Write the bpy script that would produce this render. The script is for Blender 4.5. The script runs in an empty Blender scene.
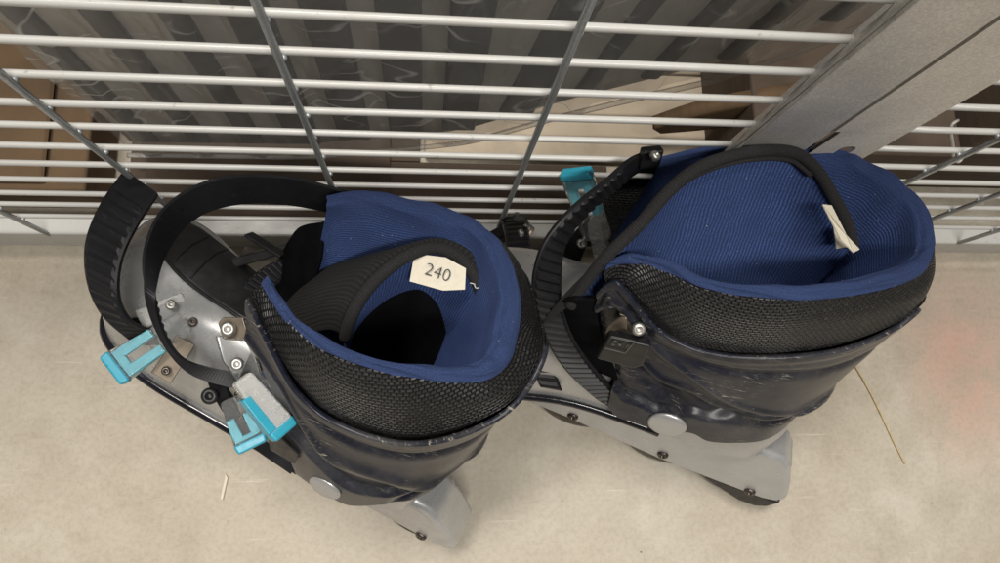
import bpy, bmesh, math, random
import numpy as np
from mathutils import Vector, Matrix

random.seed(4)
scene = bpy.context.scene
COL = scene.collection

# ------------------------------------------------------------------ camera
F_PX, CAM_H = 669.6, 0.58005            # focal length in pixels of a 1000 px wide picture, height above the floor


def _rot(ax, ay, az):
    return Matrix.Rotation(az, 3, 'Z') @ Matrix.Rotation(ay, 3, 'Y') @ Matrix.Rotation(ax, 3, 'X')


CAM_M = _rot(.1898, -.1113, -.0192)
CAM_C = Vector((0, 0, CAM_H))
cam_data = bpy.data.cameras.new('camera')
cam_data.sensor_fit = 'HORIZONTAL'
cam_data.sensor_width = 36
cam_data.lens = F_PX * 36 / 1000
cam_data.clip_start = .01
cam_data.clip_end = 50
cam = bpy.data.objects.new('camera', cam_data)
COL.objects.link(cam)
cam.matrix_world = Matrix.Translation(CAM_C) @ CAM_M.to_4x4()
scene.camera = cam

# ------------------------------------------------------------------ light
world = bpy.data.worlds.new('World')
scene.world = world
world.use_nodes = True
world.node_tree.nodes['Background'].inputs[0].default_value = (1.0, .95, .88, 1)
world.node_tree.nodes['Background'].inputs[1].default_value = .10


def area_light(name, loc, target, size_x, size_y, power, col):
    d = bpy.data.lights.new(name, 'AREA')
    d.shape = 'RECTANGLE'
    d.size, d.size_y = size_x, size_y
    d.energy = power
    d.color = col
    o = bpy.data.objects.new(name, d)
    COL.objects.link(o)
    o.location = loc
    o.rotation_euler = (Vector(target) - Vector(loc)).to_track_quat('-Z', 'Y').to_euler()
    return o


area_light('ceiling_lamp', (-.35, .62, 2.3), (0, 0, 0), 1.1, .25, 45, (1, .95, .88))
area_light('second_ceiling_lamp', (.35, -.75, 2.4), (0.1, 0, 0), 1.1, .25, 38, (1, .96, .90))

scene.view_settings.view_transform = 'Standard'
scene.view_settings.look = 'None'
scene.view_settings.exposure = 0
scene.view_settings.gamma = 1


# ------------------------------------------------------------------ materials
class N:
    """tiny node-tree writer"""

    def __init__(self, name):
        self.m = bpy.data.materials.new(name)
        self.m.use_nodes = True
        self.t = self.m.node_tree
        self.b = self.t.nodes['Principled BSDF']

    def n(self, kind, **kw):
        nd = self.t.nodes.new(kind)
        for k, v in kw.items():
            if k.startswith('i_'):
                key = k[2:]
                key = int(key) if key.isdigit() else key.replace('_', ' ')
                nd.inputs[key].default_value = v
            else:
                setattr(nd, k, v)
        return nd

    def l(self, a, b):
        self.t.links.new(a, b)

    def coord(self, which='Object'):
        return self.n('ShaderNodeTexCoord').outputs[which]

    def noise(self, vec, scale, detail=4, rough=.6):
        nd = self.n('ShaderNodeTexNoise', i_Scale=scale, i_Detail=detail, i_Roughness=rough)
        self.l(vec, nd.inputs['Vector'])
        return nd.outputs['Fac']

    def ramp(self, fac, stops):
        nd = self.n('ShaderNodeValToRGB')
        el = nd.color_ramp.elements
        while len(el) < len(stops):
            el.new(.5)
        for e, (p, c) in zip(el, stops):
            e.position = p
            e.color = c if len(c) == 4 else (*c, 1)
        self.l(fac, nd.inputs[0])
        return nd.outputs[0]

    def mix(self, fac, a, b, mode='MIX'):
        nd = self.n('ShaderNodeMix', data_type='RGBA', blend_type=mode)
        for i, v in ((0, fac), (6, a), (7, b)):
            if hasattr(v, 'links'):
                self.l(v, nd.inputs[i])
            else:
                nd.inputs[i].default_value = v if i == 0 else ((*v, 1) if len(v) == 3 else v)
        return nd.outputs[2]

    def math(self, op, a, b=0., clamp=False):
        nd = self.n('ShaderNodeMath', operation=op, use_clamp=clamp)
        for i, v in ((0, a), (1, b)):
            if hasattr(v, 'links'):
                self.l(v, nd.inputs[i])
            else:
                nd.inputs[i].default_value = v
        return nd.outputs[0]

    def bump(self, h, strength=.5, dist=.001, normal=None):
        nd = self.n('ShaderNodeBump', i_Strength=strength, i_Distance=dist)
        self.l(h, nd.inputs['Height'])
        if normal is not None:
            self.l(normal, nd.inputs['Normal'])
        self.l(nd.outputs[0], self.b.inputs['Normal'])
        return nd.outputs[0]

    def set(self, **kw):
        for k, v in kw.items():
            key = k.replace('_', ' ')
            if hasattr(v, 'links'):
                self.l(v, self.b.inputs[key])
            else:
                self.b.inputs[key].default_value = (*v, 1) if isinstance(v, tuple) and len(v) == 3 else v
        return self.m


def plain(name, col, rough=.5, metal=0., noise_scale=60, var=.15, bump=.15, dist=.0004, **kw):
    s = N(name)
    co = s.coord()
    nz = s.noise(co, noise_scale, 5)
    a = tuple(c * (1 - var) for c in col)
    b = tuple(min(1, c * (1 + var)) for c in col)
    s.set(Base_Color=s.ramp(nz, [(.3, a), (.7, b)]), Metallic=metal, **kw)
    s.set(Roughness=s.ramp(s.noise(co, noise_scale * 2.3, 4), [(.3, (max(0, rough - .08),) * 3), (.7, (min(1, rough + .1),) * 3)]))
    if bump:
        s.bump(s.noise(co, noise_scale * 8, 3), bump, dist)
    return s.m


def worn_coat(name, col):
    s = N(name)
    co = s.coord()
    spots = s.ramp(s.noise(co, 210, 4, .6), [(.66, (0, 0, 0)), (.72, (1, 1, 1))])
    dirt = s.ramp(s.noise(co, 34, 4, .6), [(.45, (0, 0, 0)), (.75, (1, 1, 1))])
    c = s.mix(s.math('MULTIPLY', dirt, .35), col, (.40, .37, .32))
    c = s.mix(s.math('MULTIPLY', spots, .55), c, (.22, .20, .17))
    s.set(Base_Color=c, Roughness=s.ramp(dirt, [(0, (.3,) * 3), (1, (.5,) * 3)]))
    s.bump(s.noise(co, 300, 3), .2, .0005)
    return s.m


def scuffed(name, col, dust, rough, amount):
    """dark plastic with fine pale scratches and dusty rubbed patches"""
    s = N(name)
    co = s.coord()
    mp = s.n('ShaderNodeMapping')
    mp.inputs['Scale'].default_value = (5, 34, 110)
    mp.inputs['Rotation'].default_value = (.3, .5, .2)
    s.l(co, mp.inputs[0])
    scratch = s.ramp(s.noise(mp.outputs[0], 9, 6, .7), [(.585, (0, 0, 0)), (.66, (1, 1, 1))])
    patch = s.ramp(s.noise(co, 22, 5, .65), [(.44, (0, 0, 0)), (.62, (1, 1, 1))])
    fine = s.ramp(s.noise(co, 420, 3, .7), [(.55, (0, 0, 0)), (.80, (1, 1, 1))])
    speck = s.ramp(s.noise(co, 700, 2, .5), [(.74, (0, 0, 0)), (.79, (1, 1, 1))])
    f = s.math('MULTIPLY', s.math('ADD', s.math('MULTIPLY', fine, .25), scratch), patch)
    grime = s.math('MULTIPLY', s.ramp(s.noise(co, 15, 6, .7), [(.46, (0, 0, 0)), (.66, (1, 1, 1))]), amount * .11)
    f = s.math('ADD', s.math('MULTIPLY', f, amount), s.math('MULTIPLY', speck, amount * .6), True)
    f = s.math('ADD', f, grime, True)
    base = s.mix(s.ramp(s.noise(co, 35, 3), [(.35, (0, 0, 0)), (.65, (1, 1, 1))]), tuple(c * .8 for c in col), tuple(c * 1.25 for c in col))
    s.set(Base_Color=s.mix(f, base, dust))
    s.set(Roughness=s.math('ADD', s.math('MULTIPLY', f, .35), rough, True), Specular_IOR_Level=.24)
    s.bump(s.math('ADD', s.noise(co, 300, 4), s.math('MULTIPLY', scratch, .3)), .12, .0006)
    return s.m


def woven(name):
    s = N(name)
    uv = s.coord('UV')
    br = s.n('ShaderNodeTexBrick', i_Scale=1.0)
    br.offset = .5
    br.inputs['Color1'].default_value = (1, 1, 1, 1)
    br.inputs['Color2'].default_value = (.55, .55, .55, 1)
    br.inputs['Mortar'].default_value = (0, 0, 0, 1)
    br.inputs['Mortar Size'].default_value = .0005
    br.inputs['Mortar Smooth'].default_value = 1
    br.inputs['Brick Width'].default_value = .0029
    br.inputs['Row Height'].default_value = .0019
    nz = s.n('ShaderNodeTexNoise', i_Scale=90, i_Detail=2)
    s.l(uv, nz.inputs['Vector'])
    warp = s.n('ShaderNodeMix', data_type='VECTOR', factor_mode='UNIFORM')
    warp.inputs[0].default_value = .0016
    s.l(uv, warp.inputs[4])
    s.l(nz.outputs['Color'], warp.inputs[5])
    s.l(warp.outputs[1], br.inputs['Vector'])
    h = br.outputs['Color']
    var = s.ramp(s.noise(uv, 700, 2), [(.3, (.35, .35, .35)), (.7, (1, 1, 1))])
    g = s.mix(1, h, var, 'MULTIPLY')
    s.set(Base_Color=s.ramp(g, [(.05, (.004, .004, .005)), (.55, (.018, .018, .018)), (1., (.055, .054, .05))]))  # lightest stop paints glints onto the thread tops
    s.set(Roughness=.42)
    s.bump(h, 1, .0012)
    return s.m


def ribbed_cloth(name, col, period=.0016, along=0, lint=True, depth=.8, rim=False):
    s = N(name)
    uv = s.coord('UV')
    nz = s.n('ShaderNodeTexNoise', i_Scale=55, i_Detail=2)
    s.l(uv, nz.inputs['Vector'])
    warp = s.n('ShaderNodeMix', data_type='VECTOR', factor_mode='UNIFORM')
    warp.inputs[0].default_value = .0035
    s.l(uv, warp.inputs[4])
    s.l(nz.outputs['Color'], warp.inputs[5])
    sep = s.n('ShaderNodeSeparateXYZ')
    s.l(warp.outputs[1], sep.inputs[0])
    w = s.math('SINE', s.math('MULTIPLY', sep.outputs[along], 2 * math.pi / period))
    w = s.math('ADD', s.math('MULTIPLY', w, .5), .5)
    if rim:
        sp_ = s.n('ShaderNodeSeparateXYZ')
        s.l(uv, sp_.inputs[0])
        msk = s.ramp(sp_.outputs[1], [(.012, (.12, .12, .12)), (.03, (1, 1, 1))])
        w = s.math('MULTIPLY', w, msk)
    fz = s.noise(uv, 1100, 4, .75)
    big = s.noise(uv, 38, 4)
    h = s.math('ADD', s.math('MULTIPLY', w, .34), s.math('MULTIPLY', fz, 1.05))
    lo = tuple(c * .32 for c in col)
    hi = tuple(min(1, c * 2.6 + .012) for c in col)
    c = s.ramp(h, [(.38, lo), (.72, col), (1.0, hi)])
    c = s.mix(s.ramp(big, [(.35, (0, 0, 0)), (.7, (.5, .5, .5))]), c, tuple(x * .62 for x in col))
    if lint:
        sp = s.ramp(s.noise(uv, 620, 1, .4), [(.775, (0, 0, 0)), (.80, (1, 1, 1))])
        c = s.mix(sp, c, (.35, .38, .48))
    s.set(Base_Color=c, Roughness=.92)
    s.b.inputs['Sheen Weight'].default_value = .12
    s.b.inputs['Sheen Roughness'].default_value = .5
    s.b.inputs['Sheen Tint'].default_value = (*[min(1, x * 4) for x in col], 1)
    s.bump(h, depth, .0009)
    return s.m


def clear(name, tint=(.95, .955, .95), rough=.07, trans=.93):
    s = N(name)
    co = s.coord()
    s.set(Base_Color=tint, Transmission_Weight=trans, IOR=1.16, Specular_IOR_Level=.9)
    s.set(Roughness=s.ramp(s.noise(co, 130, 4), [(.3, (rough * .6,) * 3), (.7, (rough * 1.6,) * 3)]))
    s.bump(s.noise(co, 220, 3), .08, .0006)
    return s.m


def concrete(name):
    s = N(name)
    co = s.coord()
    big = s.noise(co, 6.5, 7, .68)
    mid = s.noise(co, 26, 6, .65)
    fine = s.noise(co, 240, 5, .7)
    c = s.ramp(big, [(.28, (0.427, 0.373, 0.293)), (.45, (0.462, 0.409, 0.329)), (.57, (0.483, 0.435, 0.355)), (.74, (0.518, 0.478, 0.405))])
    c = s.mix(.5, c, s.ramp(mid, [(.3, (.80, .79, .76)), (.55, (1, 1, 1)), (.75, (1.0, 1.0, 1.0))]), 'MULTIPLY')
    c = s.mix(.45, c, s.ramp(fine, [(.34, (.72, .70, .66)), (.56, (1, 1, 1))]), 'MULTIPLY')
    # dark grit and small pits
    vo = s.n('ShaderNodeTexVoronoi', i_Scale=60)
    jit = s.n('ShaderNodeTexNoise', i_Scale=420, i_Detail=2)
    s.l(co, jit.inputs['Vector'])
    wob_ = s.n('ShaderNodeMix', data_type='VECTOR', factor_mode='UNIFORM')
    wob_.inputs[0].default_value = .0022
    s.l(co, wob_.inputs[4])
    s.l(jit.outputs['Color'], wob_.inputs[5])
    s.l(wob_.outputs[1], vo.inputs['Vector'])
    pick = s.ramp(s.n('ShaderNodeSeparateColor').outputs[0], [(0, (0, 0, 0)), (1, (1, 1, 1))])
    sepc = [x for x in s.t.nodes if x.bl_idname == 'ShaderNodeSeparateColor'][0]
    s.l(vo.outputs['Color'], sepc.inputs[0])
    sel = s.ramp(sepc.outputs[0], [(.62, (0, 0, 0)), (.64, (1, 1, 1))])
    size = s.math('LESS_THAN', vo.outputs['Distance'], s.math('MULTIPLY', s.math('MULTIPLY', sepc.outputs[1], sepc.outputs[2]), .17))
    spots = s.math('MULTIPLY', sel, size)
    c = s.mix(s.math('MULTIPLY', spots, .75), c, (.12, .085, .05))
    vo2 = s.n('ShaderNodeTexVoronoi', i_Scale=38)
    s.l(co, vo2.inputs['Vector'])
    sp2 = s.n('ShaderNodeSeparateColor')
    s.l(vo2.outputs['Color'], sp2.inputs[0])
    pale = s.math('MULTIPLY', s.math('GREATER_THAN', sp2.outputs[0], .9), s.math('LESS_THAN', vo2.outputs['Distance'], s.math('MULTIPLY', sp2.outputs[2], .07)))
    c = s.mix(s.math('MULTIPLY', pale, .6), c, (.78, .76, .7))
    blot = s.ramp(s.noise(co, 13, 6, .7), [(.56, (0, 0, 0)), (.68, (1, 1, 1))])
    c = s.mix(s.math('MULTIPLY', blot, .24), c, (.62, .585, .50))
    vo3 = s.n('ShaderNodeTexVoronoi', i_Scale=170)
    s.l(wob_.outputs[1], vo3.inputs['Vector'])
    sp3 = s.n('ShaderNodeSeparateColor')
    s.l(vo3.outputs['Color'], sp3.inputs[0])
    grit = s.math('MULTIPLY', s.math('GREATER_THAN', sp3.outputs[0], .86), s.math('LESS_THAN', vo3.outputs['Distance'], s.math('MULTIPLY', sp3.outputs[1], .16)))
    c = s.mix(s.math('MULTIPLY', grit, s.math('MULTIPLY', sp3.outputs[2], .8)), c, (.13, .10, .07))
    rust = s.ramp(s.noise(co, 48, 3, .6), [(.70, (0, 0, 0)), (.76, (1, 1, 1))])
    c = s.mix(s.math('MULTIPLY', rust, .35), c, (.34, .20, .09))
    # faint red patch in the floor colour at the right
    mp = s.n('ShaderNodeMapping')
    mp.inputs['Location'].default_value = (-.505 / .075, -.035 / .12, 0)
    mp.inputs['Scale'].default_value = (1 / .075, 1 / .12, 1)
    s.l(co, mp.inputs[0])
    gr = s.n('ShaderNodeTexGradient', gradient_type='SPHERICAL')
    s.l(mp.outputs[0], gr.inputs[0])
    red_patch = s.math('MULTIPLY', gr.outputs[1], s.ramp(mid, [(.38, (.25, .25, .25)), (.58, (1, 1, 1))]))
    c = s.mix(s.math('MULTIPLY', red_patch, .5), c, (.62, .26, .20))
    # thin old scratches
    mp2 = s.n('ShaderNodeMapping')
    mp2.inputs['Rotation'].default_value = (0, 0, .5)
    mp2.inputs['Scale'].default_value = (3, 70, 1)
    s.l(co, mp2.inputs[0])
    scr = s.ramp(s.noise(mp2.outputs[0], 3, 4, .6), [(.655, (0, 0, 0)), (.69, (.4, .4, .4))])
    c = s.mix(scr, c, (.66, .61, .52))
    s.set(Base_Color=c, Roughness=s.ramp(mid, [(.3, (.5,) * 3), (.7, (.72,) * 3)]))
    h = s.math('ADD', s.math('MULTIPLY', fine, .5), s.math('MULTIPLY', mid, .6))
    h = s.math('SUBTRACT', h, spots)
    s.bump(h, .35, .001)
    return s.m


def galvanised(name, col, rough=.42, metal=.65):
    s = N(name)
    co = s.coord()
    sp = s.noise(co, 900, 2, .7)
    cl = s.noise(co, 18, 4)
    a = tuple(c * .8 for c in col)
    c = s.ramp(s.math('ADD', s.math('MULTIPLY', sp, .55), s.math('MULTIPLY', cl, .45)), [(.35, a), (.5, col), (.64, tuple(min(1, x * 1.25) for x in col))])
    s.set(Base_Color=c, Metallic=metal, Roughness=s.ramp(cl, [(.3, (rough - .06,) * 3), (.7, (rough + .1,) * 3)]))
    s.bump(sp, .15, .0003)
    return s.m


def cardboard(name, col):
    s = N(name)
    co = s.coord()
    mp = s.n('ShaderNodeMapping')
    mp.inputs['Scale'].default_value = (6, 6, 150)
    s.l(co, mp.inputs[0])
    st = s.noise(mp.outputs[0], 1.4, 4)
    bl = s.noise(co, 22, 5)
    c = s.ramp(s.math('ADD', s.math('MULTIPLY', st, .5), s.math('MULTIPLY', bl, .5)), [(.33, tuple(x * .6 for x in col)), (.52, col), (.7, tuple(min(1, x * 1.2) for x in col))])
    s.set(Base_Color=c, Roughness=.85)
    s.bump(st, .3, .001)
    return s.m


M = dict(
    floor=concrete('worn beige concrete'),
    wire=worn_coat('white powder coat', (.46, .458, .44)),
    galv=galvanised('galvanised wire', (.40, .42, .43), .4, .55),
    post=galvanised('galvanised sheet', (.57, .55, .515), .46, .35),
    post_pale=galvanised('painted grey sheet', (.64, .60, .54), .5, .15),
    silver=plain('silver plastic', (.47, .475, .48), .30, .55, 40, .05, .05),
    frame=plain('satin grey frame', (.50, .505, .51), .32, .5, 40, .06, .08),
    navy=scuffed('scuffed navy plastic', (.0115, .0135, .0235), (.36, .335, .28), .27, .95),
    navy_soft=scuffed('dark strap plastic', (.011, .011, .013), (.12, .115, .105), .42, .25),
    black=plain('black plastic', (.012, .012, .013), .4, 0, 80, .2, .1),
    gloss=plain('glossy black trim', (.010, .010, .014), .14, 0, 60, .2, .02),
    rubber=plain('dark wheel rubber', (.05, .04, .03), .4, 0, 80, .2, .1),
    mesh=woven('black woven mesh'),
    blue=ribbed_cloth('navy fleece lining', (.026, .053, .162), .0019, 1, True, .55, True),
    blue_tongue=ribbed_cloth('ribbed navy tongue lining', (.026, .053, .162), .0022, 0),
    piping=ribbed_cloth('black piping tape', (.011, .0105, .011), .0011, 1, False, .5),
    elastic=ribbed_cloth('black ribbed elastic', (.008, .0075, .0075), .0032, 0, False, 1.),
    insole=plain('black cloth and cavity shade', (.005, .005, .006), .95, 0, 90, .3, .1, Specular_IOR_Level=.05),  # black cloth; also paints the shade inside the left boot
    clear=clear('clear buckle plastic'),
    cloudy=clear('cloudy buckle plastic', (.86, .86, .84), .25, .6),
    cyan=plain('cyan plastic', (.045, .42, .58), .3, 0, 60, .06, .04, Transmission_Weight=.25),
    cyan_pale=plain('pale cyan plastic', (.12, .56, .70), .35, 0, 60, .06, .04),
    steel=plain('steel', (.45, .44, .42), .42, .9, 120, .1, .05),
    bracket=plain('tarnished bracket steel', (.24, .20, .155), .42, .6, 60, .2, .1),
    bolt=plain('dark bolt steel', (.10, .085, .075), .35, .8, 90, .3, .1),
    tag=plain('cream woven label', (.66, .61, .50), .8, 0, 220, .06, .2),
    ink=plain('black print', (.05, .05, .055), .8, 0, 80, .1, 0),
    straw=plain('dry straw', (.52, .40, .23), .7, 0, 200, .2, .1),
    board=cardboard('pale board', (.50, .42, .32)),
    card=cardboard('brown cardboard', (.125, .078, .040)),
    shade_card=cardboard('shade toned cardboard', (.085, .06, .042)),  # brown cardboard with the shade put into its colour
    slat_dark=plain('dark grey plastic', (.105, .10, .10), .4, 0, 30, .2, .1),
    slat_pale=plain('greyish beige plastic', (.62, .59, .55), .5, 0, 24, .2, .1),
    backdrop=plain('dark wall', (.035, .027, .02), .9, 0, 12, .4, .1),
    logo=plain('worn grey moulding', (.10, .098, .09), .6, 0, 90, .2, .1),
    cord=plain('white cord', (.6, .58, .53), .6, 0, 90, .1, .1),
)


def film_material():
    s = N('clear wrapping film')
    co = s.coord()
    mp = s.n('ShaderNodeMapping')
    mp.inputs['Scale'].default_value = (9, 1, 17)
    s.l(co, mp.inputs[0])
    h = s.noise(mp.outputs[0], 1.0, 2, .45)
    fold_glint = s.math('ABSOLUTE', s.math('SUBTRACT', s.math('FRACT', s.math('MULTIPLY', h, 9.)), .5))
    fold_glint = s.ramp(fold_glint, [(.0, (1, 1, 1)), (.11, (0, 0, 0))])
    where = s.ramp(s.noise(co, 16, 3), [(.46, (0, 0, 0)), (.60, (1, 1, 1))])
    hh = s.math('ADD', h, s.math('MULTIPLY', s.math('MULTIPLY', fold_glint, where), .22))
    nrm = s.bump(hh, .5, .0022)
    out = [x for x in s.t.nodes if x.bl_idname == 'ShaderNodeOutputMaterial'][0]
    tr = s.n('ShaderNodeBsdfTransparent')
    tr.inputs['Color'].default_value = (.93, .92, .90, 1)
    gl = s.n('ShaderNodeBsdfGlossy', i_Roughness=.09)
    gl.inputs['Color'].default_value = (.9, .9, .9, 1)
    s.l(nrm, gl.inputs['Normal'])
    df = s.n('ShaderNodeBsdfDiffuse')
    df.inputs['Color'].default_value = (.70, .69, .67, 1)
    s.l(nrm, df.inputs['Normal'])
    fr = s.n('ShaderNodeFresnel', i_IOR=1.45)
    s.l(nrm, fr.inputs['Normal'])
    m0 = s.n('ShaderNodeMixShader')
    s.l(s.math('ADD', s.math('MULTIPLY', s.math('MULTIPLY', fold_glint, where), .48), .20), m0.inputs[0])  # pale diffuse lines painted as highlights along the film folds
    s.l(tr.outputs[0], m0.inputs[1])
    s.l(df.outputs[0], m0.inputs[2])
    mx = s.n('ShaderNodeMixShader')
    s.l(s.math('MULTIPLY', fr.outputs[0], .55, True), mx.inputs[0])
    s.l(m0.outputs[0], mx.inputs[1])
    s.l(gl.outputs[0], mx.inputs[2])
    s.l(mx.outputs[0], out.inputs[0])
    return s.m


M['film'] = film_material()


# ------------------------------------------------------------------ object helpers
def thing(name, label, cat, group=None, mat=None):
    o = bpy.data.objects.new(name, None)
    o.empty_display_size = .02
    COL.objects.link(o)
    if mat is not None:
        o.matrix_world = mat
    o['label'] = label
    o['category'] = cat
    if group:
        o['group'] = group
    return o


def tag(o, label, cat, group=None):
    o['label'] = label
    o['category'] = cat
    if group:
        o['group'] = group
    return o


def link(name, bm, mat, parent=None, smooth=True, kind=None, label=None):
    me = bpy.data.meshes.new(name)
    bmesh.ops.recalc_face_normals(bm, faces=bm.faces)
    bm.to_mesh(me)
    bm.free()
    for p in me.polygons:
        p.use_smooth = smooth
    me.materials.append(mat)
    o = bpy.data.objects.new(name, me)
    COL.objects.link(o)
    if parent is not None:
        o.parent = parent
    if kind:
        o['kind'] = kind
    if label:
        o['label'] = label
    return o


def mod_bevel(o, w, seg=2):
    m = o.modifiers.new('bevel', 'BEVEL')
    m.width = w
    m.segments = seg
    m.limit_method = 'ANGLE'
    m.angle_limit = math.radians(40)
    m.harden_normals = True
    for p in o.data.polygons:
        p.use_smooth = True
    return o


def mod_solid(o, t, off=-1):
    m = o.modifiers.new('solid', 'SOLIDIFY')
    m.thickness = t
    m.offset = off
    return o


def cr(pts, n, closed=False):
    """Catmull-Rom resampling by chord length"""
    P = np.array([list(p) for p in pts], float)
    if closed:
        P = np.vstack([P, P[:1]])
    k = len(P)
    d = np.r_[0, np.cumsum(np.linalg.norm(np.diff(P, axis=0), axis=1) + 1e-9)]
    t = np.linspace(0, d[-1], n + (1 if closed else 0))
    T = np.zeros_like(P)
    for i in range(k):
        if closed:
            a = P[k - 2] if i == 0 else P[i - 1]
            b = P[1] if i == k - 1 else P[i + 1]
            da = d[-1] - d[k - 2] if i == 0 else d[i] - d[i - 1]
            db = d[1] if i == k - 1 else d[i + 1] - d[i]
        else:
            a = P[max(i - 1, 0)]
            b = P[min(i + 1, k - 1)]
            da = d[i] - d[max(i - 1, 0)]
            db = d[min(i + 1, k - 1)] - d[i]
        T[i] = (b - a) / (da + db)
    out = []
    for x in t:
        i = min(max(np.searchsorted(d, x, 'right') - 1, 0), k - 2)
        h = d[i + 1] - d[i]
        s = (x - d[i]) / h
        out.append((2 * s**3 - 3 * s**2 + 1) * P[i] + (s**3 - 2 * s**2 + s) * h * T[i] + (-2 * s**3 + 3 * s**2) * P[i + 1] + (s**3 - s**2) * h * T[i + 1])
    out = np.array(out)
    return out[:-1] if closed else out


def upsample(rows, nu, nv):
    """rows x columns control grid -> nv x nu array"""
    A = [np.array([list(p) for p in r], float) for r in rows]
    # uniform parameter in each direction so that rows stay matched
    def uni(P, n):
        k = len(P)
        if k == 2:
            t = np.linspace(0, 1, n)[:, None]
            return P[0] * (1 - t) + P[1] * t
        out = []
        for x in np.linspace(0, k - 1, n):
            i = min(int(x), k - 2)
            s = x - i
            p0, p1, p2, p3 = P[max(i - 1, 0)], P[i], P[i + 1], P[min(i + 2, k - 1)]
            m1, m2 = (p2 - p0) * .5, (p3 - p1) * .5
            out.append((2 * s**3 - 3 * s**2 + 1) * p1 + (s**3 - 2 * s**2 + s) * m1 + (-2 * s**3 + 3 * s**2) * p2 + (s**3 - s**2) * m2)
        return np.array(out)
    B = np.array([uni(r, nu) for r in A])
    return np.array([uni(B[:, j], nv) for j in range(nu)]).transpose(1, 0, 2)


def grid_bm(G, closed=False):
    """G: rows x cols x 3; UVs in metres along the average row / column"""
    nv, nu, _ = G.shape
    bm = bmesh.new()
    uv = bm.loops.layers.uv.new('UVMap')
    V = [[bm.verts.new(G[i, j]) for j in range(nu)] for i in range(nv)]
    lu = np.linalg.norm(np.diff(G, axis=1), axis=2).mean(0)
    lu = np.r_[0, np.cumsum(lu)]
    lv = np.vstack([np.zeros(nu), np.cumsum(np.linalg.norm(np.diff(G, axis=0), axis=2), axis=0)])
    if closed:
        lu = np.r_[lu, lu[-1] + lu[1]]
    for i in range(nv - 1):
        for j in range(nu if closed else nu - 1):
            k = (j + 1) % nu
            try:
                f = bm.faces.new((V[i][j], V[i][k], V[i + 1][k], V[i + 1][j]))
            except ValueError:
                continue
            for lp, (a, b) in zip(f.loops, ((i, j), (i, j + 1), (i + 1, j + 1), (i + 1, j))):
                lp[uv].uv = (lu[b], lv[a][b % nu])
    return bm


def surface(name, rows, mat, parent, nu=60, nv=20, thick=0, off=-1, label=None, fn=None):
    G = upsample(rows, nu, nv)
    if fn is not None:
        G = fn(G)
    o = link(name, grid_bm(G), mat, parent, label=label)
    if thick:
        mod_solid(o, thick, off)
    return o


def tube_bm(bm, path, r, seg=8, n=None, closed=False):
    P = cr(path, n or max(2, len(path) * 5), closed) if n != 0 else np.array([list(p) for p in path], float)
    uv = bm.loops.layers.uv.verify()
    m = len(P)
    T = np.gradient(P, axis=0)
    T /= np.linalg.norm(T, axis=1)[:, None] + 1e-12
    up = np.array([0, 0, 1.]) if abs(T[0][2]) < .9 else np.array([1., 0, 0])
    nrm = np.cross(T[0], up)
    nrm /= np.linalg.norm(nrm)
    rings, s = [], 0
    L = []
    for i in range(m):
        nrm = nrm - T[i] * np.dot(nrm, T[i])
        nrm /= np.linalg.norm(nrm)
        b = np.cross(T[i], nrm)
        rr = r[i * len(r) // m] if isinstance(r, (list, tuple)) else r
        rings.append([bm.verts.new(P[i] + rr * (math.cos(a) * nrm + math.sin(a) * b)) for a in np.linspace(0, 2 * math.pi, seg, endpoint=False)])
        if i:
            s += np.linalg.norm(P[i] - P[i - 1])
        L.append(s)
    for i in range(m - 1 if not closed else m):
        k = (i + 1) % m
        for j in range(seg):
            q = (j + 1) % seg
            f = bm.faces.new((rings[i][j], rings[i][q], rings[k][q], rings[k][j]))
            rr = r if not isinstance(r, (list, tuple)) else r[0]
            for lp, (a, c) in zip(f.loops, ((i, j), (i, j + 1), (i + 1, j + 1), (i + 1, j))):
                lp[uv].uv = (c / seg * 6.28 * rr, L[min(a, m - 1)])
    if not closed:
        bm.faces.new(rings[0][::-1])
        bm.faces.new(rings[-1])
    return bm


def tube(name, path, r, mat, parent=None, seg=8, n=None, closed=False):
    return link(name, tube_bm(bmesh.new(), path, r, seg, n, closed), mat, parent)


def box_bm(bm, lo, hi):
    v = [bm.verts.new((x, y, z)) for x in (lo[0], hi[0]) for y in (lo[1], hi[1]) for z in (lo[2], hi[2])]
    for f in ((0, 1, 3, 2), (4, 6, 7, 5), (0, 4, 5, 1), (2, 3, 7, 6), (0, 2, 6, 4), (1, 5, 7, 3)):
        bm.faces.new([v[i] for i in f])
    return bm


def box(name, lo, hi, mat, parent=None, bev=0.):
    o = link(name, box_bm(bmesh.new(), lo, hi), mat, parent, smooth=False)
    return mod_bevel(o, bev) if bev else o


def nrm(v):
    v = Vector(v)
    return v.normalized()


def prism(name, outline, depth_vec, mat, parent, bev=.0006, label=None):
    """a planar outline (3-D points) extruded by depth_vec"""
    bm = bmesh.new()
    a = [bm.verts.new(p) for p in outline]
    b = [bm.verts.new(Vector(p) + Vector(depth_vec)) for p in outline]
    n = len(a)
    bm.faces.new(a)
    bm.faces.new(b[::-1])
    for i in range(n):
        bm.faces.new((a[i], b[i], b[(i + 1) % n], a[(i + 1) % n]))
    o = link(name, bm, mat, parent, smooth=False, label=label)
    if bev:
        mod_bevel(o, bev)
    return o


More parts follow.
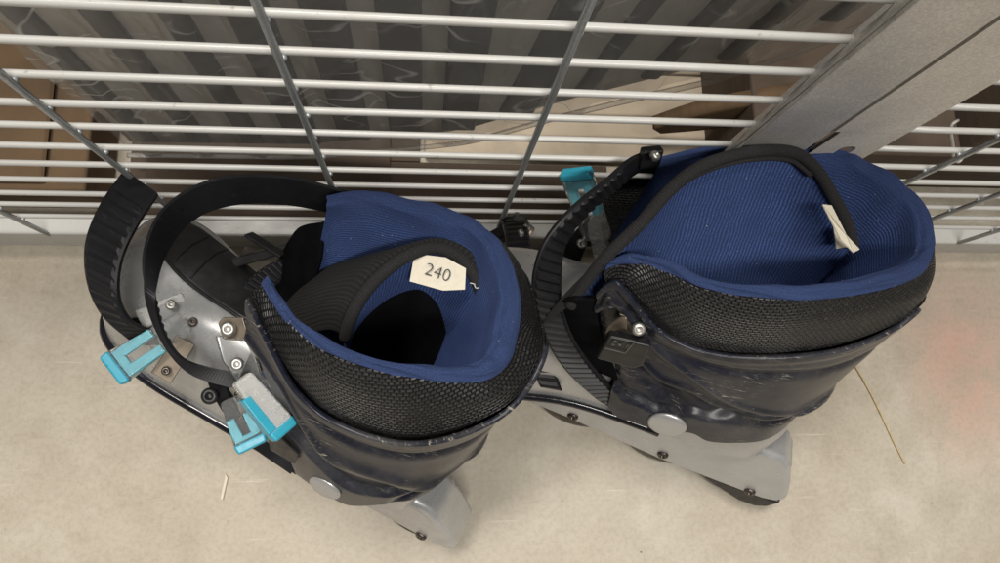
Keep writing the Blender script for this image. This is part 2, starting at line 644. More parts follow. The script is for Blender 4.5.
def ribbon(name, ea, eb, thick, mat, parent, teeth=0, tooth_h=.0012, side=1, skip=(0., 1.), n=None, label=None):
    """flat strap between two edge lines; optional saw-tooth ladder on one side"""
    if teeth:
        n = teeth * 3 + 1
    n = n or 40
    A, B = cr(ea, n), cr(eb, n)
    mid = (A + B) / 2
    T = np.gradient(mid, axis=0)
    W = B - A
    Nn = np.cross(T, W)
    Nn /= np.linalg.norm(Nn, axis=1)[:, None]
    Nn *= side
    bm = bmesh.new()
    rings = []
    for i in range(n):
        h = 0.
        f = i / (n - 1)
        if teeth and skip[0] <= f <= skip[1]:
            h = (0, tooth_h, tooth_h * .95)[i % 3]
        q = Nn[i]
        w = W[i]
        top = thick / 2
        prof = [A[i] - q * top, A[i] + q * (top * .6), A[i] + w * .05 + q * top, A[i] + w * .13 + q * (top + h), B[i] - w * .13 + q * (top + h), B[i] - w * .05 + q * top, B[i] + q * (top * .6), B[i] - q * top]
        rings.append([bm.verts.new(p) for p in prof])
    m = len(rings[0])
    for i in range(n - 1):
        for j in range(m):
            k = (j + 1) % m
            bm.faces.new((rings[i][j], rings[i][k], rings[i + 1][k], rings[i + 1][j]))
    bm.faces.new(rings[0])
    bm.faces.new(rings[-1][::-1])
    return link(name, bm, mat, parent, smooth=False, label=label)


def screw(name, p, axis, r, mat, parent, h=.002, socket=True):
    """pan-head screw with a hexagonal socket"""
    r *= .86
    ax = nrm(axis)
    x = ax.orthogonal().normalized()
    y = ax.cross(x)
    prof = [(r, -h * .6), (r, h * .35), (r * .86, h * .85), (r * .55, h)]
    if socket:
        prof += [(r * .42, h * .9), (r * .40, -h * .2), (0.0002, -h * .2)]
    else:
        prof += [(.0002, h * 1.02)]
    bm = bmesh.new()
    seg = 24
    rings = []
    for rr, hh in prof:
        rings.append([bm.verts.new(Vector(p) + ax * hh + x * (rr * math.cos(2 * math.pi * i / seg)) + y * (rr * math.sin(2 * math.pi * i / seg))) for i in range(seg)])
    for a, b in zip(rings, rings[1:]):
        for i in range(seg):
            j = (i + 1) % seg
            bm.faces.new((a[i], a[j], b[j], b[i]))
    bm.faces.new(rings[-1])
    bm.faces.new(rings[0][::-1])
    return link(name, bm, mat, parent)


def bar(name, p0, p1, wdir, w0, w1, thick, mat, parent, bev=.001, side=0., arch=0., n=7):
    """a bar from p0 to p1 with rounded edges; wdir is its width direction"""
    p0, p1 = Vector(p0), Vector(p1)
    d = (p1 - p0)
    w = Vector(wdir)
    w = (w - d.normalized() * w.dot(d.normalized())).normalized()
    t = d.normalized().cross(w).normalized()
    bm = bmesh.new()
    rings = []
    for i in range(n):
        f = i / (n - 1)
        c = p0 + d * f + t * (arch * 4 * f * (1 - f)) + w * side
        ww = (w0 + (w1 - w0) * f) / 2
        rings.append([bm.verts.new(c + w * (a * ww) + t * (b * thick / 2)) for a, b in ((-1, -1), (1, -1), (1, 1), (-1, 1))])
    for a, b in zip(rings, rings[1:]):
        for i in range(4):
            bm.faces.new((a[i], a[(i + 1) % 4], b[(i + 1) % 4], b[i]))
    bm.faces.new(rings[0][::-1])
    bm.faces.new(rings[-1])
    o = link(name, bm, mat, parent, smooth=False)
    return mod_bevel(o, bev, 3) if bev else o


# ------------------------------------------------------------------ ray helpers: a pixel of the photograph plus a known plane gives a point of the place
def ray(x, y):
    return CAM_M @ Vector(((x - 500) / F_PX, -(y - 281.5) / F_PX, -1))


def at_z(x, y, z):
    d = ray(x, y)
    return CAM_C + d * ((z - CAM_H) / d.z)


def at_y(x, y, yy):
    d = ray(x, y)
    return CAM_C + d * (yy / d.y)


class Frame3:
    """a skate's own axes: u towards the toe, l towards the wire panel, w up through the boot"""

    def __init__(s, org, head, lean):
        a, t = math.radians(head), math.radians(lean)
        h = Vector((-math.cos(a), math.sin(a), 0))
        n = Vector((math.sin(a), math.cos(a), 0))
        z = Vector((0, 0, 1))
        s.h, s.l, s.u = h, n * math.cos(t) - z * math.sin(t), n * math.sin(t) + z * math.cos(t)
        s.o = Vector(org)
        s.ax = Matrix((s.h, s.l, s.u))
        # u, l, w is left-handed: the Empty keeps a right-handed frame (x = -u), so local points are (-u, l, w)
        m = Matrix((-s.h, s.l, s.u)).transposed()
        s.mat = Matrix.Translation(s.o) @ m.to_4x4()

    def _hit(s, x, y, P, nn):
        d = ray(x, y)
        q = CAM_C + d * ((P - CAM_C).dot(nn) / d.dot(nn))
        r = s.ax @ (q - s.o)
        return Vector((-r.x, r.y, r.z))

    def W(s, x, y, w):
        return s._hit(x, y, s.o + s.u * w, s.u)

    def L(s, x, y, l):
        return s._hit(x, y, s.o + s.l * l, s.l)

    def eye(s):
        r = s.ax @ (CAM_C - s.o)
        return Vector((-r.x, r.y, r.z))


def K(u, l, w):
    return Vector((-u, l, w))


# ================================================================== SETTING
bm = bmesh.new()
n = 24
for i in range(n + 1):
    for j in range(n + 1):
        bm.verts.new((-3 + 6 * i / n, -3 + 6 * j / n, 0))
bm.verts.ensure_lookup_table()
for i in range(n):
    for j in range(n):
        a = i * (n + 1) + j
        bm.faces.new([bm.verts[k] for k in (a, a + n + 1, a + n + 2, a + 1)])
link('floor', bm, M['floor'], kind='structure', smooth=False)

FY = .1444                                                        # the wire panel's plane

#PANEL
# wire panel on the left, with its frame upright
panel = thing('wire_panel', 'white wire panel with galvanised uprights, left of the broad grey post, skates leaning on it', 'wire panel', 'wire panels either side of the grey post')
PZ, PS = .3495, .0274
XL, XR = -.62, .172
for i in range(-7, 11):
    z = PZ - i * PS
    tube('crossbar', [(XL, FY, z), (-.2, FY + .0006 * random.uniform(-1, 1), z + .0006 * random.uniform(-1, 1)), (XR, FY, z)], .00185, M['wire'], panel, 10)
for x in (-.5248, -.4082, -.2916, -.1750, -.0584, .0584):
    bm = tube_bm(bmesh.new(), [(x, FY - .0036, .036), (x, FY - .0036, .25), (x, FY - .0036, .54)], .0018, 10)
    for i in range(-6, 11):                                       # weld beads where it crosses the bars
        z = PZ - i * PS
        bmesh.ops.create_icosphere(bm, subdivisions=1, radius=.0017, matrix=Matrix.Translation((x + random.uniform(-.0006, .0006) + .0014, FY - .0022, z - .001)))
    link('upright_wire', bm, M['galv'], panel)
rb = box('bottom_rail', (XL, FY - .0045, .001), (.170, FY + .011, .040), M['wire'], panel, .0022)
# folded-steel frame upright: front plate and a return behind the bars
pb = bmesh.new()
box_bm(pb, (.170, FY - .0085, .001), (.2065, FY - .0060, .555))
box_bm(pb, (.2040, FY - .0059, .001), (.2064, FY + .030, .555))
box_bm(pb, (.1700, FY - .0059, .001), (.1722, FY - .0015, .555))
box_bm(pb, (.1835, FY + .0065, .001), (.2038, FY + .0085, .555))
mod_bevel(link('frame_post', pb, M['post'], panel, smooth=False), .0007)

panel2 = thing('wire_panel', 'white wire panel right of the grey post, its slotted pale grey frame upright beside it', 'wire panel', 'wire panels either side of the grey post')
for i in range(-7, 11):
    z = PZ - i * PS - .001
    tube('crossbar', [(.246, FY, z), (.45, FY + .0006 * random.uniform(-1, 1), z), (.9, FY, z)], .00185, M['wire'], panel2, 10)
for x in (.3145, .4, .4855, .571):
    bm = tube_bm(bmesh.new(), [(x, FY - .0036, .036), (x, FY - .0036, .25), (x, FY - .0036, .54)], .0018, 10)
    for i in range(-6, 11):
        z = PZ - i * PS
        bmesh.ops.create_icosphere(bm, subdivisions=1, radius=.0017, matrix=Matrix.Translation((x - .0014, FY - .0022, z - .001)))
    link('upright_wire', bm, M['galv'], panel2)
box('bottom_rail', (.2485, FY - .0045, .001), (.9, FY + .011, .036), M['wire'], panel2, .0022)
# slotted front plate: a plate outline with an oblong hole
bm = bmesh.new()
x0, x1 = .2085, .2480
y0 = FY - .0085


def slot_ring(cx, cz, r, h, k=10):
    pts = []
    for i in range(k + 1):
        a = math.pi * i / k
        pts.append((cx + r * math.cos(a), cz + h + r * math.sin(a)))
    for i in range(k + 1):
        a = math.pi + math.pi * i / k
        pts.append((cx + r * math.cos(a), cz - h + r * math.sin(a)))
    return pts


for zc in (.075, .249, .43):
    z_lo, z_hi = zc - .03, zc + .03
    ring = slot_ring(.2300, zc, .0045, .0075)
    m_ = len(ring)
    outer = []
    for (px, pz) in ring:                                         # push the ring out to the plate's rectangle
        dx, dz = px - .23, pz - zc
        k = min(((x1 - .23) if dx > 0 else (.23 - x0)) / max(abs(dx), 1e-9), .03 / max(abs(dz), 1e-9))
        outer.append((.23 + dx * k, zc + dz * k))
    for yy in (y0, y0 + .0024):
        vi = [bm.verts.new((a, yy, b)) for a, b in ring]
        vo = [bm.verts.new((a, yy, b)) for a, b in outer]
        for i in range(m_):
            j = (i + 1) % m_
            bm.faces.new((vi[i], vi[j], vo[j], vo[i]))
        if yy == y0:
            front = vi
    for i in range(m_):
        j = (i + 1) % m_
        bm.faces.new((front[i], front[j], vi[j], vi[i]))
for a, b in ((.001, .0449), (.1051, .2189), (.2791, .3999), (.4601, .555)):
    box_bm(bm, (x0, y0 + .00002, a), (x1, y0 + .0024, b))
box_bm(bm, (x0, y0 + .0026, .001), (x0 + .0022, FY + .030, .555))
box_bm(bm, (x1 - .0022, y0 + .0026, .001), (x1, FY - .0025, .555))
link('frame_post', bm, M['post_pale'], panel2, smooth=False)

#BEHIND
# film-wrapped pack of slatted plastic standing behind the left panel
pack = thing('plastic_pack', 'tall clear film wrapped pack of grey ribbed plastic standing behind the left wire panel', 'plastic pack')


def pack_bottom(x):
    pts = [(-.242, .030), (-.10, .034), (.03, .072), (.105, .132), (.197, .196), (.26, .27), (.40, .40)]
    return float(np.interp(x, [p[0] for p in pts], [p[1] for p in pts]))


PY = .214
rows = []
for f in np.linspace(0, 1, 3):
    rows.append([(x, PY + .010, pack_bottom(x) + .004 + (.42 - pack_bottom(x)) * f) for x in np.linspace(-.238, .40, 40)])
o = surface('panel_sheet', rows, M['slat_pale'], pack, 80, 12, .004)
for k in range(15):
    x = -.222 + k * .0415
    w = .017 if k < 3 else (.026 if k < 8 else .013)
    z = pack_bottom(x) + .008
    bm = bmesh.new()
    lean_x = .0 if x < .05 else .06
    v = []
    for (zz, dx) in ((z, 0), (.42, lean_x * .6)):
        for (dy) in (0, .006):
            for s_ in (-.5, .5):
                v.append(bm.verts.new((x + dx + s_ * w, PY + .0095 - dy, zz)))
    for f in ((0, 1, 3, 2), (4, 6, 7, 5), (0, 4, 5, 1), (2, 3, 7, 6), (0, 2, 6, 4), (1, 5, 7, 3)):
        bm.faces.new([v[i] for i in f])
    mod_bevel(link('slat', bm, M['slat_dark'], pack, smooth=False), .002)
rng = np.random.RandomState(5)
ph = rng.rand(8) * 6.28
rows = []


def film_pt(x, f):
    b = pack_bottom(x) - .003
    z = b + (.42 - b) * f
    k = round((x - .06 * .6 * (0 if x < .05 else 1) * (z - b) / .42 + .222) / .0415)
    xr = x - (-.222 + k * .0415) - (0 if x < .05 else .036) * (z - b) / .42
    w = (.017 if k < 3 else (.026 if k < 8 else .013)) * .5
    y = PY + .0030 - .0048 / (1 + (abs(xr) / (w * 1.12)) ** 8)      # the film is drawn tight over every slat
    y += .0007 * math.sin(z * 92 + k * 1.7 + 1.2 * math.sin(x * 160)) + .0006 * math.sin(x * 75 + ph[2] + z * 8)
    y -= .002 * math.exp(-((z - b) / .02) ** 2)
    return (x, y, z)


G = np.array([[film_pt(x, f) for x in np.linspace(-.243, .41, 420)] for f in np.linspace(0, 1, 170)])
link('wrapping_film', grid_bm(G), M['film'], pack)
tube('film_hem', [(x, PY - .003, pack_bottom(x) - .003) for x in np.linspace(-.243, .41, 22)], .0022, M['film'], pack, 8)

# pale board lying on the floor behind the panel
bm = bmesh.new()
for k in range(5):
    y = .222 + k * .022
    box_bm(bm, (.0, y, .003 + .0008 * k), (.33, y + .0205, .012 + .0008 * k))
tag(mod_bevel(link('slatted_board', bm, M['board'], smooth=False), .003, 3), 'pale grooved board on the floor behind the left wire panel', 'board')
bm = bmesh.new()  # dark sheet added to stand for shade on the floor
box_bm(bm, (-.25, .163, .0015), (.168, .219, .0055))
box_bm(bm, (-.25, .2195, .0015), (-.004, .34, .0055))
box_bm(bm, (-.235, .176, .0058), (-.03, .34, .0095))
tag(mod_bevel(link('shade_sheet', bm, M['shade_card'], smooth=False), .001), 'dark sheet put on the floor as shade under the film wrapped pack', 'shade sheet')
# brown cardboard at the left
bm = bmesh.new()
box_bm(bm, (-.66, .172, .002), (-.262, .42, .050))
box_bm(bm, (-.66, .178, .052), (-.29, .42, .058))
tag(mod_bevel(link('cardboard_box', bm, M['card'], smooth=False), .003), 'low brown cardboard box behind the left wire panel, at its left end', 'box')
# brown strip that curves up towards the post
ea = [at_y(652, 116, .25), at_y(700, 100, .25), at_y(770, 86, .25), at_y(860, 74, .25), at_y(940, 60, .25)]
eb = [at_y(660, 121, .25), at_y(705, 117, .25), at_y(775, 108, .25), at_y(865, 98, .25), at_y(945, 90, .25)]
tag(mod_solid(surface('wood_strip', [ea, eb], M['card'], None, 30, 6), .012), 'tapering brown strip behind the left wire panel, close to the grey post', 'strip')
# carton behind the right-hand panel
bm = bmesh.new()
box_bm(bm, (.262, .196, .002), (.440, .40, .105))
box_bm(bm, (.446, .205, .002), (.80, .40, .155))
tag(mod_bevel(link('shadowed_carton', bm, M['shade_card'], smooth=False), .003), 'brown carton with shade in its colour behind the right wire panel', 'box')
tag(tube('hook_cord', [at_y(958, 120, .19), at_y(952, 124, .186), at_y(951, 132, .185), at_y(953, 146, .185), at_y(954, 158, .185), at_y(959, 162, .187), at_y(963, 157, .19)], .0011, M['cord'], None, 8), 'thin white hooked cord behind the right wire panel', 'cord')
box('back_wall', (-1.6, .52, 0.002), (1.6, .55, 1.2), M['backdrop'])['kind'] = 'structure'

# straw and chip lying on the concrete
tag(tube('straw', [at_z(850, 357, .002), at_z(868, 388, .0016), at_z(880, 412, .0013), at_z(893, 440, .0012), at_z(905, 464, .001)], .0008, M['straw'], None, 7), 'thin dry straw lying on the concrete beside the right skate', 'straw')
bm = bmesh.new()
p = [at_z(x, y, .0012) for x, y in ((221, 498), (223, 500), (228, 478), (226, 474))]
a = [bm.verts.new(q) for q in p]
b = [bm.verts.new(q + Vector((0, 0, .0012))) for q in p]
bm.faces.new(a)
bm.faces.new(b[::-1])
for i in range(4):
    bm.faces.new((a[i], b[i], b[(i + 1) % 4], a[(i + 1) % 4]))
tag(link('wood_chip', bm, M['tag'], smooth=False), 'small pale sliver of wood on the concrete below the left skate', 'chip')


# ================================================================== SKATES
def shell_outline(mirror, du=0.):
    """half-widths of the boot sole along u: viewer side (-l) and wall side (+l) for a left foot"""
    U = [.052, .060, .082, .11, .15, .20, .245, .275, .295, .308, .3135]
    LO = [-.012, -.026, -.034, -.036, -.035, -.034, -.033, -.028, -.018, .002, .016]
    HI = [.012, .026, .034, .037, .038, .043, .057, .066, .064, .052, .034]
    TOP = [.135, .15, .155, .160, .176, .180, .176, .171, .164, .150, .122]
    if mirror:
        LO, HI = [-h for h in HI], [-l for l in LO]
    return np.array(U) + du, np.array(LO), np.array(HI), np.array(TOP)


def make_shell(root, mirror, du, solew=.098, creases=True):
    U, LO, HI, TOP = shell_outline(mirror, du)
    us = np.linspace(U[0], U[-1], 70)
    # closer stations at the ends
    us = U[0] + (U[-1] - U[0]) * (0.5 - .5 * np.cos(np.linspace(0, math.pi, 76)))
    nt = 44

    def ev(tab, u):
        return float(np.interp(u, U, tab))

    def smooth_tab(tab):
        c = cr(np.stack([U, tab], 1), 300)
        return lambda u: float(np.interp(u, c[:, 0], c[:, 1]))
    lo, hi, top = smooth_tab(LO), smooth_tab(HI), smooth_tab(TOP)

    def pt(u, th, off=0.):
        c, w = (lo(u) + hi(u)) / 2, (hi(u) - lo(u)) / 2 + off
        cs, sn = math.cos(th), math.sin(th)
        l = c - w * (abs(cs) ** .8) * (1 if cs > 0 else -1)
        ww = solew + (top(u) - solew + off) * max(sn, 0) ** .55
        if creases and u > .2 + du:                               # soft flutes pressed into the toe
            k = min(1, (u - .2 - du) / .03)
            ww += .0016 * k * math.sin(th * 7 + (u - du) * 60) * sn
        return K(u, l, ww)
    G = np.array([[list(pt(u, math.pi * j / (nt - 1))) for j in range(nt)] for u in us])
    # heel part under the boot: a skirt narrowing down to the frame
    bm = grid_bm(G)
    bmesh.ops.delete(bm, geom=[f for f in bm.faces if -f.calc_center_median().x < .185 + du and f.calc_center_median().z > (.132 if -f.calc_center_median().x > .088 + du else .150)], context='FACES')
    sk = []
    for row in range(2):
        r = []
        for (side, seq) in ((lo, us), (hi, us[::-1])):
            for u in seq:
                c = (lo(u) + hi(u)) / 2
                f = 1 if row == 0 else (.55 if u < .16 + du else .8)
                r.append(K(u if row == 0 else U[0] + .006 + (u - U[0]) * .97, c + (side(u) - c) * f, solew + .001 if row == 0 else solew - .016))
        sk.append(r)
    s2 = [[bm.verts.new(p) for p in r] for r in sk]
    m_ = len(s2[0])
    for i in range(m_):
        j = (i + 1) % m_
        bm.faces.new((s2[0][i], s2[0][j], s2[1][j], s2[1][i]))
    bm.faces.new(s2[1])
    shell = link('boot_shell', bm, M['silver'], root)
    # glossy black welt along the sole
    path = [K(u, lo(u) - .0005, solew) for u in us if u > .13 + du] + [K(u, hi(u) + .0005, solew) for u in us[::-1] if u > .13 + du]
    path = path[::2]
    tube('sole_welt', path, .0036, M['gloss'], shell, 10, 0)
    return shell, pt, lo, hi


def make_frame(root, u0, cant=0., bumper=False):
    """chassis plate with heel cover, four wheels and axle bolts"""
    def KC(u, l, w):
        return K(u, l + cant * (.09 - w), w)
    prof = [(-.004, .044), (-.001, .034), (.010, .029), (.050, .026), (.10, .023), (.18, .026), (.27, .024), (.282, .034), (.284, .060), (.272, .086), (.20, .088), (.15, .084), (.115, .090), (.075, .094), (.040, .095), (.024, .088), (.008, .066)]
    bm = bmesh.new()
    hw = .0175
    rows = []
    for l in (-hw, hw):
        rows.append([bm.verts.new(KC(u0 + u, l * (1 if w < .05 else (1.15 if u > .1 else 1.0)), w)) for u, w in prof])
    m_ = len(prof)
    for i in range(m_):
        j = (i + 1) % m_
        bm.faces.new((rows[0][i], rows[0][j], rows[1][j], rows[1][i]))
    bm.faces.new(rows[0])
    bm.faces.new(rows[1][::-1])
    fr = link('chassis', bm, M['frame'], root, smooth=True)
    mod_bevel(fr, .0075, 5)
    mod_ws = fr.modifiers.new('wn', 'WEIGHTED_NORMAL')
    # groove of the heel cover
    prism('heel_cover', [KC(u0 + .001, -.0178, .042), KC(u0 + .019, -.0178, .084), KC(u0 + .032, -.0178, .0955), KC(u0 + .058, -.0178, .0975), KC(u0 + .052, -.0178, .062), KC(u0 + .047, -.0178, .034), KC(u0 + .02, -.0178, .022)], (0, .0356, 0), M['frame'], fr, .007)
    if bumper:
        prism('heel_bumper', [KC(u0 - .0045, -.0172, .036), KC(u0 - .001, -.0172, .020), KC(u0 + .006, -.0172, .013), KC(u0 + .020, -.0172, .011), KC(u0 + .058, -.0172, .023), KC(u0 + .058, -.0172, .030), KC(u0 + .012, -.0172, .034)], (0, .0344, 0), M['black'], fr, .003)
    for k, u in enumerate((.024, .101, .180, .256)):
        uw = u + (.011 if k == 0 else 0)
        wl = link('wheel', wheel_bm(KC(u0 + uw, 0, .036)), M['rubber'], root)
        link('hub', wheel_bm(KC(u0 + uw, 0, .036), True), M['black'], wl)
        screw('axle_bolt', KC(u0 + u, -.0182, .036), (0, -1, 0), .0052, M['bolt'], fr, .0022)
        screw('axle_bolt', KC(u0 + u, .0182, .036), (0, 1, 0), .0052, M['bolt'], fr, .0022)
    return fr


def wheel_bm(c, hub=False):
    bm = bmesh.new()
    seg = 36
    prof = [(.015, -.011), (.024, -.0115), (.031, -.009), (.0345, -.005), (.036, 0), (.0345, .005), (.031, .009), (.024, .0115), (.015, .011)] if not hub else [(.004, -.0115), (.0145, -.0108), (.0145, .0108), (.004, .0115)]
    rings = []
    for r, l in prof:
        rings.append([bm.verts.new(Vector(c) + Vector((r * math.cos(2 * math.pi * i / seg), l, r * math.sin(2 * math.pi * i / seg)))) for i in range(seg)])
    rings.append(rings[0])
    for a, b in zip(rings, rings[1:]):
        for i in range(seg):
            j = (i + 1) % seg
            try:
                bm.faces.new((a[i], a[j], b[j], b[i]))
            except ValueError:
                pass
    return bm


def inward(loop):
    """unit inward direction in the (u, l) plane for every station of an open rim loop"""
    P = np.array([[p[0], p[1]] for p in loop])
    c = (P.max(0) + P.min(0)) / 2
    T = np.gradient(P, axis=0)
    out = []
    for t, p in zip(T, P):
        n_ = np.array([-t[1], t[0]])
        n_ /= np.linalg.norm(n_) + 1e-9
        if np.dot(n_, c - p) < 0:
            n_ = -n_
        out.append(Vector((n_[0], n_[1], 0)))
    return out


def make_liner(root, O0, R0, rim_w, depth, inner_in):
    """padded collar: woven outside, blue fleece over the rim and down the inside"""
    inn = inward(R0)
    nst = len(R0)
    e = [min(1, .45 + .55 * min(i, nst - 1 - i) / 2) for i in range(nst)]
    O1 = [a * .72 + b * .28 - n_ * .0035 for a, b, n_ in zip(O0, R0, inn)]
    O2 = [a * .30 + b * .70 - n_ * .0042 for a, b, n_ in zip(O0, R0, inn)]
    O3 = [b - n_ * .0016 - Vector((0, 0, .0015)) for b, n_ in zip(R0, inn)]
    Rt = [b + n_ * (rim_w[i] * .22) + Vector((0, 0, .0034)) for i, (b, n_) in enumerate(zip(R0, inn))]
    R1 = [b + n_ * (rim_w[i] * .72) + Vector((0, 0, .0026)) for i, (b, n_) in enumerate(zip(R0, inn))]
    I1 = [b + n_ * (rim_w[i] * 1.05) - Vector((0, 0, .008)) for i, (b, n_) in enumerate(zip(R0, inn))]
    I2 = [b + n_ * (rim_w[i] + inner_in[i] * .45) - Vector((0, 0, (b.z - depth) * .42)) for i, (b, n_) in enumerate(zip(R0, inn))]
    I3 = [b + n_ * (rim_w[i] + inner_in[i]) - Vector((0, 0, (b.z - depth) * 1.0)) for i, (b, n_) in enumerate(zip(R0, inn))]
    Ob = [p - Vector((0, 0, .055)) + n_ * .014 for p, n_ in zip(O0, inn)]
    lin = surface('liner', [Ob, O0, O1, O2, O3, R0], M['mesh'], root, 150, 30)

    def wob(G):
        nv, nu, _ = G.shape
        for i in range(nv):
            for j in range(nu):
                G[i, j, 1] += .0009 * math.sin(j * .33 + i * .21) * math.sin(i * .3)
                if 2 < i < 30:
                    G[i, j, 2] += .0006 * math.sin(j * .52 + 2 * math.sin(j * .11)) + .0002 * math.sin(j * .9 + i * .4)
                G[i, j, 2] += .0008 * math.sin(j * .21 + 1.3) * (1 if i < 12 else 0)
        return G
    R00 = [b - n_ * .0006 for b, n_ in zip(R0, inn)]
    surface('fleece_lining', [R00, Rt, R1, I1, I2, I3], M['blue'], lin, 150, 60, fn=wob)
    # insole closing the bottom of the boot
    c = sum(I3, Vector()) / len(I3)
    bm = bmesh.new()
    ring = [bm.verts.new(Vector((p.x, p.y, depth + .006)) + (Vector((p.x, p.y, 0)) - Vector((c.x, c.y, 0))) * .06) for p in I3]
    bm.faces.new(ring)
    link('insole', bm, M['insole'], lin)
    return lin


def make_cuff(root, top, bot, mids, creases, thick=.0028):
    """plastic cuff: control rows from lip to bottom edge, refined and pressed with swooping steps"""
    rows = [top] + mids + [bot]
    nu, nv = 320, 150

    def press(G):
        nv_, nu_, _ = G.shape
        P = np.stack([G[nv_ // 2, :, 0], G[nv_ // 2, :, 1]], 1)
        T = np.gradient(P, axis=0)
        c = (P.max(0) + P.min(0)) / 2
        for j in range(nu_):
            n_ = np.array([-T[j, 1], T[j, 0]])
            n_ /= np.linalg.norm(n_)
            if np.dot(n_, P[j] - c) < 0:
                n_ = -n_
            s = j / (nu_ - 1)
            for i in range(nv_):
                t = i / (nv_ - 1)
                d = creases(s, t)
                G[i, j, 0] += n_[0] * d
                G[i, j, 1] += n_[1] * d
        return G
    o = surface('cuff', rows, M['navy'], root, nu, nv, fn=press)
    mod_solid(o, thick, 0)
    return o


def sstep(x, a, b):
    t = min(max((x - a) / (b - a), 0), 1)
    return t * t * (3 - 2 * t)


def label_text(name, text, size, origin, xdir, ydir, mat, parent, extrude=.00008):
    """printed characters as real mesh lying on a surface"""
    cu = bpy.data.curves.new(name, 'FONT')
    cu.body = text
    cu.size = size
    cu.extrude = extrude
    cu.offset = -size * .016
    cu.align_x = 'CENTER'
    cu.align_y = 'CENTER'
    tmp = bpy.data.objects.new(name, cu)
    COL.objects.link(tmp)
    dg = bpy.context.evaluated_depsgraph_get()
    me = bpy.data.meshes.new_from_object(tmp.evaluated_get(dg))
    bpy.data.objects.remove(tmp)
    x = nrm(xdir)
    z = x.cross(Vector(ydir)).normalized()
    y = z.cross(x)
    me.transform(Matrix((x, y, z)).transposed().to_4x4())
    me.transform(Matrix.Translation(origin))
    me.materials.clear()
    me.materials.append(mat)
    o = bpy.data.objects.new(name, me)
    COL.objects.link(o)
    o.parent = parent
    return o


def lever(root, p0, p1, wdir, w0, w1, thick, body='clear', style='fork'):
    """ratchet buckle lever: see-through body with cyan insert and end cap"""
    p0, p1 = Vector(p0), Vector(p1)
    d = (p1 - p0).normalized()
    w = Vector(wdir)
    w = (w - d * w.dot(d)).normalized()
    Ln = (p1 - p0).length
    lv = bar('buckle_lever', p0, p1, w, w0, w1, thick, M[body], root, .0018)
    cap = bar('release_tab', p1 - d * .0015, p1 + d * .0045, w, w1 * 1.04, w1 * .96, thick * 1.05, M['cyan'], lv, .0016, n=3)
    if style == 'fork':
        for s_ in (-1, 1):
            bar('tab_insert', p0 + d * (Ln * .42), p1 - d * .002, w, w1 * .26, w1 * .30, thick * .74, M['cyan_pale'], lv, .0008, side=s_ * w1 * .27, n=3)
        bar('tab_insert', p0 + d * (Ln * .84), p1 - d * .002, w, w1 * .34, w1 * .34, thick * .72, M['cyan_pale'], lv, .0006, n=3)
    else:
        sd = w1 * .34 * (1 if style == 'right' else -1)
        bar('tab_insert', p0 + d * (Ln * .28), p1 - d * .001, w, w1 * .32, w1 * .36, thick * 1.04, M['cyan'], lv, .0008, side=sd, n=3)
        # little return spring
        t = d.cross(w).normalized()
        pts = []
        for k in range(60):
            f = k / 59
            pts.append(p0 + d * (Ln * (.02 + .26 * f)) + w * (sd + .0016 * math.cos(k * .75)) + t * (.0016 * math.sin(k * .75)))
        tube('spring', pts, .00035, M['steel'], lv, 5, 0)
    return lv


#SKATE_LEFT
# ------------------------------------------------------------------ the left skate (a left foot, buckles towards the viewer)
A = Frame3((.035, -.122, .003), 30, 28)
ra = thing('inline_skate', 'left inline skate, straps standing open over its silver toe, white size label in collar', 'skate', 'pair of inline skates leaning on the wire panel', A.mat)
make_frame(ra, .022, .11)
shellA, ptA, loA, hiA = make_shell(ra, False, .012)

R0 = [A.W(262, 284, .295), A.W(275, 305, .291), A.W(300, 333, .288), A.W(336, 356, .288), A.W(398, 375, .290), A.W(446, 381, .295), A.W(485, 380, .297), A.W(508, 362, .297), A.W(517, 335, .297),
      A.W(519, 298, .297), A.W(507, 255, .297), A.W(484, 228, .296), A.W(446, 211, .294), A.W(395, 197, .287), A.W(352, 192, .279), A.W(326, 199, .272)]
O0 = [A.L(256, 300, -.050), A.L(277, 347, -.053), A.L(302, 388, -.055), A.L(340, 418, -.055), A.L(398, 437, -.052), A.L(450, 432, -.044), A.L(500, 409, -.029), A.L(528, 378, -.010), A.L(541, 345, .008),
      K(.064, .036, .270), K(.080, .058, .268), K(.104, .068, .262), K(.138, .070, .252), K(.166, .067, .243), K(.186, .062, .235), K(.196, .054, .228)]
rimw = [.004, .004, .0045, .005, .006, .0075, .010, .012, .013, .012, .011, .010, .010, .010, .009, .007]
inn_ = [.004, .006, .008, .009, .010, .010, .010, .009, .008, .007, .006, .005, .005, .005, .004, .003]
linA = make_liner(ra, O0, R0, rimw, .122, inn_)

top = [A.L(249, 297, -.052), A.L(275, 349, -.056), A.L(300, 391, -.058), A.L(339, 421, -.058), A.L(398, 440, -.055), A.L(451, 435, -.047), A.L(502, 412, -.032), A.L(531, 380, -.013), A.L(545, 345, .006),
       K(.060, .038, .262), K(.077, .062, .258), K(.102, .073, .250), K(.138, .075, .240), K(.166, .072, .231), K(.188, .066, .223), K(.200, .057, .216)]
bot = [A.L(296, 474, -.047), A.L(306, 482, -.049), A.L(322, 493, -.050), A.L(347, 506, -.0485), A.L(380, 506, -.046), K(.080, -.042, .143), K(.070, -.035, .146), K(.061, -.022, .149), K(.056, -.006, .151),
       K(.056, .012, .151), K(.063, .027, .148), K(.078, .038, .142), K(.103, .045, .136), K(.13, .047, .132), K(.155, .046, .131), K(.175, .045, .131)]
m1, m2 = [], []
for i, (t_, b_) in enumerate(zip(top, bot)):
    m1.append(t_ * .64 + b_ * .36)
    m2.append(t_ * .30 + b_ * .70)
m1[0] = A.L(252, 366, -.052)
m2[0] = A.L(278, 428, -.050)


